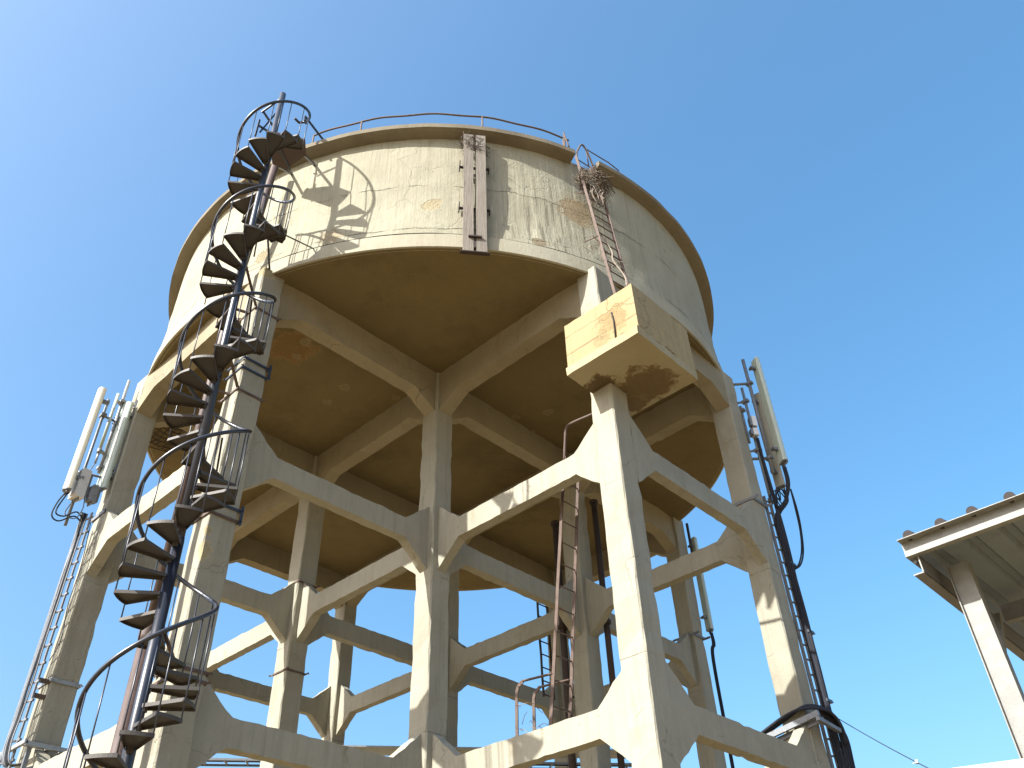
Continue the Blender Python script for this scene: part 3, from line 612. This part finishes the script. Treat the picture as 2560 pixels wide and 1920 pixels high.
cl = cable_ladder(-5.64,1.84, -5.59,1.60, -6.60, -2.72, 16, 'galvanised cable ladder running up the far left column', M_galvd, .022)
for z in (-5.22, -5.42): b = MB(); b.bar((-5.43,1.62,z),(-5.60,1.62,z),.05,.05); b.build('standoff', M_rust, cl)
root = thing('cable_bundle', 'bundle of grey and black cables running down the ladder on the far left column', 'cables', (-5.62,1.7,-6.3))
rnd = random.Random(2)
for k, (mt, r) in enumerate(((M_gcable,.013),(M_gcable,.011),(M_cable,.012),(M_cable,.009),(M_gcable,.010))):
    x, y = -5.645+.004*k, 1.80-.035*k; pts = [(-5.72+.02*k,1.62,-2.75)] + [(x+rnd.uniform(-.008,.008), y+rnd.uniform(-.012,.012), z) for z in (-3.1,-3.6,-4.1,-4.7,-5.3,-5.7)] + [(x-.02,y-.03,-6.05),(x+.02,y-.1,-6.28),(x+.2,y-.14,-6.24)]
    b = MB(); b.tube(catmull(pts, 6), r, 7); b.build('cable', mt, root)
cable('earth_wire', [(-5.58,1.55,-2.9),(-5.54,1.50,-3.6),(-5.55,1.49,-4.2),(-5.50,1.49,-4.7),(-5.56,1.49,-5.0)], .006, M_cable, 'thin blue-black earth wire hanging beside the cable ladder of the far left column')
tag(strap((cx(0),cx(2)), -2.64, M_galvd, .07, .014, .03).build('column_strap', M_galvd, None, Vector((cx(0),cx(2),-2.64))), 'wide grey steel clamp round the far left column under the antennas', 'strap')
tag(strap((cx(0),cx(2)), -5.20, M_galv, .05, .012, .03).build('column_strap', M_galv, None, Vector((cx(0),cx(2),-5.20))), 'narrow galvanised clamp round the lower part of the far left column', 'strap')
root = thing('cable_shelf', 'galvanised steel shelf carrying cables round the foot of the far left column', 'shelf', (-5.45,1.4,-6.15))
b = MB(); b.box(-5.62,-4.60,1.38,1.42,-6.10,-6.05); b.box(-5.62,-4.60,1.20,1.24,-6.14,-6.09); b.box(-5.64,-5.60,1.20,2.05,-6.12,-6.07)
for k in range(6): b.box(-5.5+k*.17,-5.47+k*.17,1.24,1.38,-6.12,-6.10)
b.build('tray', M_galv, root)
b = MB(); b.box(-5.55,-5.5,1.3,1.34,-6.45,-6.12); b.box(-4.95,-4.9,1.22,1.26,-6.40,-6.14); b.bar((-5.55,1.32,-6.4),(-5.0,1.24,-6.16),.03,.03); b.build('support', M_galvd, root)

# right group, on the right column (E)
EX, EY = cx(2), cx(0)
panel('panel_antenna', (2.27,-5.80), -35, .19, .11, -1.74, .47, M_greenw, 'long pale green panel antenna, outermost on the right column')
panel('panel_antenna', (2.42,-5.58), 0, .16, .11, -2.05, -.14, M_beige, 'beige panel antenna half hidden behind the pale green one')
pole('antenna_pole', 2.19, -5.60, -1.90, .56, .030, M_galvd, 'tall grey pole with two arms on the right column', [(1.93,-5.30,.0), (1.93,-5.30,-1.60)])
pole('antenna_pole', 2.06, -5.50, -2.5, -.12, .024, M_galvd, 'shorter grey pole between the tall pole and the right column', [(1.93,-5.25,-.42), (1.93,-5.25,-1.45)])
pole('antenna_pole', 1.99, -5.42, -1.3, -.52, .022, M_galvd, 'stubby dark pole above the white filter boxes on the right column', [(1.93,-5.25,-.62)])
rru((2.03,-5.56,-.92), 'upper white filter box on the right column', .07, .1, .10, M_white, -40)
rru((2.02,-5.54,-1.14), 'lower white filter box on the right column', .08, .12, .07, M_white, -40)
root = thing('whip_antenna', 'thin black whip antenna beside a short tube on top of the right column', 'antenna', (1.93,-5.2,-.1))
b = MB(); b.tube([(1.94,-5.28,-.25),(1.94,-5.28,.20)], .02, 10); b.build('tube', M_galvd, root)
b = MB(); b.tube([(1.90,-5.25,-.1),(1.88,-5.25,.36)], .007, 6); b.build('whip', M_black, root)
cl = cable_ladder(1.99,-5.43, 2.10,-5.46, -8.8, -2.35, 30, 'dark cable ladder running up the right column under the black cables', M_galvd, .02)
b = MB(); b.box(1.80,1.86,-5.447,-5.435,-8.6,-2.5)
root = thing('cable_bundle', 'thick bundle of black cables running down the right column', 'cables', (2.13,-5.49,-8.8))
rnd = random.Random(6)
for k in range(9):
    x, y = 2.065+.030*(k % 4)+.008*(k//4), -5.50-.028*(k//4); n_ = rnd.uniform(-.03,.03)
    top = [(2.27+n_,-5.78,-1.82),(2.30+n_,-5.76,-2.1),(2.24,-5.68,-2.4)] if k < 4 else ([(2.42+n_,-5.6,-2.12),(2.40,-5.62,-2.35)] if k < 6 else [(2.03,-5.56,-1.26),(2.05,-5.55,-1.7)])
    pts = top + [(x+rnd.uniform(-.01,.01), y+rnd.uniform(-.008,.008), z) for z in (-2.75,-3.3,-3.9,-4.5,-5.1,-5.7,-6.3,-7.0,-8.0,-8.8)]
    b = MB(); b.tube(catmull(pts, 5), .026, 7); b.build('cable', M_cable, root)
for k in range(6):
    x, y = 2.10+.034*k, -5.57-.018*(k % 2); b = MB(); b.tube(catmull([(1.45+.05*k,-5.55,-5.93),(1.9,-5.62,-5.80-.02*k),(x,-5.60,-6.05),(x+.01,y,-6.5),(x+.03,y,-7.2),(x+.05,y,-8.8)], 6), .022, 7); b.build('cable', M_cable, root)
for z in (-3.55,-4.62,-5.60,-6.25,-6.7):
    b = MB(); b.box(2.05,2.205,-5.575,-5.47,z-.02,z+.02); b.bar((2.19,-5.55,z),(2.24,-5.56,z),.02,.015); b.build('clamp', M_black, root)
for dx in (0, .05):
    cable('hanging_cable', [(2.35,-5.75,-2.2),(2.45+dx,-5.70,-2.5),(2.60+dx,-5.62,-2.80+dx),(2.55+dx,-5.58,-3.15),(2.36+dx,-5.56,-3.45),(2.17,-5.53,-3.62)], .013, M_cable, ('outer' if dx else 'inner') + ' of the two black cables bulging away from the right column', 'cables bulging from the right column')
rnd = random.Random(12)
for k in range(5):
    c0 = Vector((2.2+rnd.uniform(-.1,.15), -5.6+rnd.uniform(-.06,.06), -2.35+rnd.uniform(-.12,.15))); rr = rnd.uniform(.08,.17)
    b = MB(); b.tube([c0 + Vector((rr*.8*math.cos(a*.5), .3*rr*math.cos(a*.5+k), rr*math.sin(a*.5))) for a in range(12)], .010, 6); 
    tag(b.build('cable_coil', M_cable, None, c0), ['topmost','widest','lowest','rear','tightest'][k] + ' of the black cable coils bunched below the panel antennas of the right column', 'cable', 'cable coils on the right column')
tag(strap((EX,EY), -2.56, M_galvd, .05, .014, .10).build('column_strap', M_galvd, None, Vector((EX,EY,-2.56))), 'grey angle-steel clamp round the right column below the antennas', 'strap')
root = thing('cable_shelf', 'galvanised steel shelf with black cables bending over it, low on the right column', 'shelf', (1.7,-5.5,-5.9))
b = MB(); b.bar((1.47,-5.66,-5.93),(1.47,-4.45,-6.12),.05,.07); b.bar((1.56,-5.66,-5.99),(1.56,-4.45,-6.18),.05,.06)
for k in range(6): t = k/5; b.bar((1.44,-5.6+t*1.1,-5.97-t*.17),(1.60,-5.6+t*1.1,-5.99-t*.17),.03,.02)
b.build('tray', M_galvd, root)
b = MB(); b.bar((1.44,-5.64,-6.0),(2.02,-5.64,-6.04),.05,.05); b.build('support', M_galvd, root)
b = MB(); b.bar((1.5,-4.75,-6.2),(1.62,-5.1,-6.30),.03,.03); b.build('support', M_galvd, root)
root = thing('cable_bundle', 'black cables arching off the right column over the low steel shelf', 'cables', (1.5,-5.55,-6.1))
for k in range(6):
    b = MB(); b.tube(catmull([(2.12,-5.62-.01*k,-6.2),(2.02,-5.66,-5.97+.012*k),(1.70,-5.68+.01*k,-5.86+.01*k),(1.46+.02*k,-5.45,-5.83+.012*k),(1.46+.02*k,-5.15,-5.87),(1.46+.02*k,-4.85,-5.97),(1.46+.02*k,-4.5,-6.1)], 6), .018, 7); b.build('cable', M_cable, root)
# thin wire to the right with its white clamp
b = MB(); p, q = Vector((2.2,-5.43,-5.68)), Vector((.4,-7.05,-7.0)); d = (q-p)
b.tube([p+d*t/14*1.4 - Vector((0,0,.03*math.sin(math.pi*t/14))) for t in range(15)], .0055, 5)
tag(b.build('stay_wire', M_cable, None, p), 'thin wire slanting down to the right from the right column across the sky', 'wire')
b = MB(); q2 = p+d*1.0; q2.z -= .02; b.obox(q2, Vector((.035,.01,0)), Vector((0,.012,0)), Vector((0,.0,.014))); b.tube([q2, q2+Vector((-.06,.02,-.02))], .006, 5); b.tube([q2, q2+Vector((.05,.0,.03))], .006, 5)
tag(b.build('wire_clamp', M_white, None, q2), 'small white clamp gripping the thin wire at the lower right', 'clamp')
# right rear column (I)
panel('panel_antenna', (5.60,-2.02), -20, .17, .12, -2.45, -.36, M_greenw, 'pale green panel antenna on the far right rear column behind the beams')
b = MB(); b.tube([(5.46,-2.0,-.9),(5.46,-2.0,-.02)], .03, 10); tag(b.build('antenna_pole', M_darkpipe, None, Vector((5.46,-2.0,-.9))), 'dark pole stub beside the antenna on the far right rear column', 'pole')
tag(strap((cx(3),cx(1)), -2.66, M_galvd, .05, .014, .12).build('column_strap', M_galvd, None, Vector((cx(3),cx(1),-2.66))), 'grey clamp round the far right rear column', 'strap')
root = thing('cable_bundle', 'black cables leading down the far right rear column', 'cables', (5.5,-2,-8.5))
for k in range(4):
    b = MB(); b.tube(catmull([(5.56+.03*k,-2.02,-2.5),(5.56+.03*k,-2.03,-2.75),(5.50+.01*k,-1.99-.01*k,-3.1),(5.49+.01*k,-1.99-.01*k,-5),(5.49+.01*k,-1.98-.01*k,-8.5)], 6), .014, 7); b.build('cable', M_cable, root)
# cable trays crossing below the middle beams
def tray(name, p, q, w_, n, label, z2=.0):
    root = thing(name, label, 'cable tray', p); p = Vector(p); q = Vector(q); d = (q-p).normalized(); s_ = Vector((-d.y, d.x, 0))
    for s in (-w_/2, w_/2): b = MB(); b.bar(p+s_*s, q+s_*s, .02, .035); b.build('rail', M_galvd, root)
    for i in range(n):
        c0 = p + (q-p)*(i+.5)/n; b = MB(); b.bar(c0-s_*w_/2, c0+s_*w_/2, .025, .02); b.bar(c0-s_*(w_/2+.0), c0-s_*(w_/2)+Vector((0,0,-.05)), .018, .018); b.build('rung', M_galvd, root)
    for k in range(3): b = MB(); b.tube([p+s_*(k-1)*.05+Vector((0,0,.03)), q+s_*(k-1)*.05+Vector((0,0,.03))], .014, 6); b.build('cable', M_cable, root)
    return root
tr = tray('cable_tray', (-2.7,4.05,-5.2), (4.4,-1.45,-5.2), .34, 26, 'long horizontal cable tray glimpsed under the lowest front beams')
b = MB(); d_ = Vector((7.1,-5.5,0)).normalized(); b.obox((.85,1.3,-4.98), d_*4.4, Vector((-d_.y,d_.x,0))*.24, Vector((0,0,.012))); b.build('cover', M_galv, tr)
# ------------------------------------------------------------------ shed at the right
SH = thing('open_shed', 'open steel shed with pale corrugated roof and tiled edge at the right', 'shed', (-1.4,-8.9,GZ))
EZ = -6.30
b = MB(); EX_ = -2.66
b.box(EX_,EX_+.006,-12.2,-8.52,EZ-.015,EZ+.10); b.box(EX_-.012,EX_+.05,-12.2,-8.52,EZ-.021,EZ-.015)
b.box(EX_-.085,EX_+.02,-12.2,-8.52,EZ+.10,EZ+.106)
b.build('eave_trim', M_shed, SH)
b = MB()     # trapezoid sheet, ribs along X
y = -8.53; prof_ = []
while y > -12.2:
    prof_ += [(y, .055), (y-.10, .055), (y-.13, .10), (y-.19, .10), (y-.22, .055)]; y -= .28
n0 = len(prof_)
for X in (-2.64, 1.6):
    for yy, zz in prof_: b.v.append(Vector((X, yy, EZ + zz + (X+2.72)*.02)))
for i in range(n0-1): b.f.append([i, i+1, n0+i+1, n0+i]); b.sm.append(False)
o = len(b.v)
for X in (-2.64, 1.6):
    for yy, zz in prof_: b.v.append(Vector((X, yy, EZ + zz + .006 + (X+2.72)*.02)))
for i in range(n0-1): b.f.append([o+i, o+i+1, o+n0+i+1, o+n0+i]); b.sm.append(False)
b.build('roof_sheet', M_sheet, SH)
for i, yy in enumerate((-8.61,-8.88,-9.12,-9.40,-9.68,-9.96)):
    b = MB(); b.tube([(-2.70,yy+random.uniform(-.012,.012),EZ+.135),(-2.5,yy,EZ+.165),(-1.2,yy,EZ+.21)], .042, 14); b.build('ridge_tile', M_tile, SH)
def ibeam(b, X0, X1, y, zt, h0, h1, fw, t=.008):     # along X, depth h0 at X0 and h1 at X1
    for (za0, za1) in ((0, 0), (-1, -1)):
        z0 = zt + (za0*h0); z1 = zt + (za1*h1)
        b.add([(X0,y-fw/2,z0),(X1,y-fw/2,z1),(X1,y+fw/2,z1),(X0,y+fw/2,z0),(X0,y-fw/2,z0-t),(X1,y-fw/2,z1-t),(X1,y+fw/2,z1-t),(X0,y+fw/2,z0-t)], [(0,1,2,3),(7,6,5,4),(0,4,5,1),(1,5,6,2),(2,6,7,3),(3,7,4,0)])
    b.add([(X0,y-t/2,zt-h0),(X1,y-t/2,zt-h1),(X1,y-t/2,zt),(X0,y-t/2,zt),(X0,y+t/2,zt-h0),(X1,y+t/2,zt-h1),(X1,y+t/2,zt),(X0,y+t/2,zt)], [(0,1,2,3),(7,6,5,4),(0,4,5,1),(1,5,6,2),(2,6,7,3),(3,7,4,0)])
b = MB()      # tapering C section running back from the corner
def cpoly(x, h): return [(x,-8.52,EZ-.012),(x,-8.604,EZ-.012),(x,-8.604,EZ-.012-h),(x,-8.52,EZ-.012-h)]
for (p0, p1, q0, q1) in ((0,1,0,1),(1,2,1,2),(2,3,2,3)):
    A = cpoly(-2.62,.15); B = cpoly(1.5,.24); nrm = [Vector((0,0,-.007)), Vector((0,.007,0)), Vector((0,0,.007))][p0]
    v8 = [Vector(A[p0]),Vector(A[p1]),Vector(B[p1]),Vector(B[p0])]; b.add(v8 + [v+nrm for v in v8], [(0,1,2,3),(7,6,5,4),(0,4,5,1),(1,5,6,2),(2,6,7,3),(3,7,4,0)])
b.build('rafter', M_shedd, SH)
b = MB(); b.box(-2.626,-2.618,-8.606,-8.596,EZ-.165,EZ-.01); b.box(-2.626,-2.618,-8.606,-8.52,EZ-.169,EZ-.161); b.build('rafter_end', M_shed, SH)
b = MB(); b.tube([(-2.60,-8.56,EZ-.05),(-2.58,-8.56,EZ-.05)], .014, 8); b.build('bolt', M_shed, SH)
b = MB(); b.box(-1.08,-1.0,-12.2,-8.7,EZ-.15,EZ-.0); b.build('purlin', M_shedd, SH)
px_, py_ = -2.21, -8.765
b = MB()     # H-section post, flanges across Y
b.box(px_-.065,px_+.065,py_+.072,py_+.08,GZ,EZ-.02); b.box(px_-.040,px_+.065,py_-.08,py_-.072,GZ,EZ-.02); b.box(px_-.034,px_-.026,py_-.072,py_+.072,GZ,EZ-.02)
b.build('post', M_shed, SH)
b = MB(); b.bar((-1.25,-8.70,-6.44),(-1.68,-8.70,-6.96),.045,.045); b.bar((-1.66,-8.70,-6.90),(-1.72,-8.70,-7.02),.06,.06); b.build('brace', M_shed, SH)
b = MB(); b.box(.6,.77,-8.7,-8.53,GZ,EZ-.3); b.build('post', M_shed, SH)

# white panel in the bottom right corner
WP = thing('white_panel', 'bright white panel edge cut off by the bottom right corner', 'panel', (-3.9,-8.9,GZ))
b = MB(); p, q = Vector((-4.12,-8.31,-8.9)), Vector((-3.5,-9.98,-8.9)); d = (q-p)/2; n_ = Vector((-d.y, d.x, 0)).normalized()
b.obox((p+q)/2, d, n_*.02, Vector((0,0,.70))); b.build('sheet', M_white, WP)
for e in (-.8, .8):
    c = (p+q)/2 + d*e + n_*.05; b = MB(); b.tube([(c.x,c.y,GZ),(c.x,c.y,-8.3)], .025, 10); b.build('post', M_shed, WP)
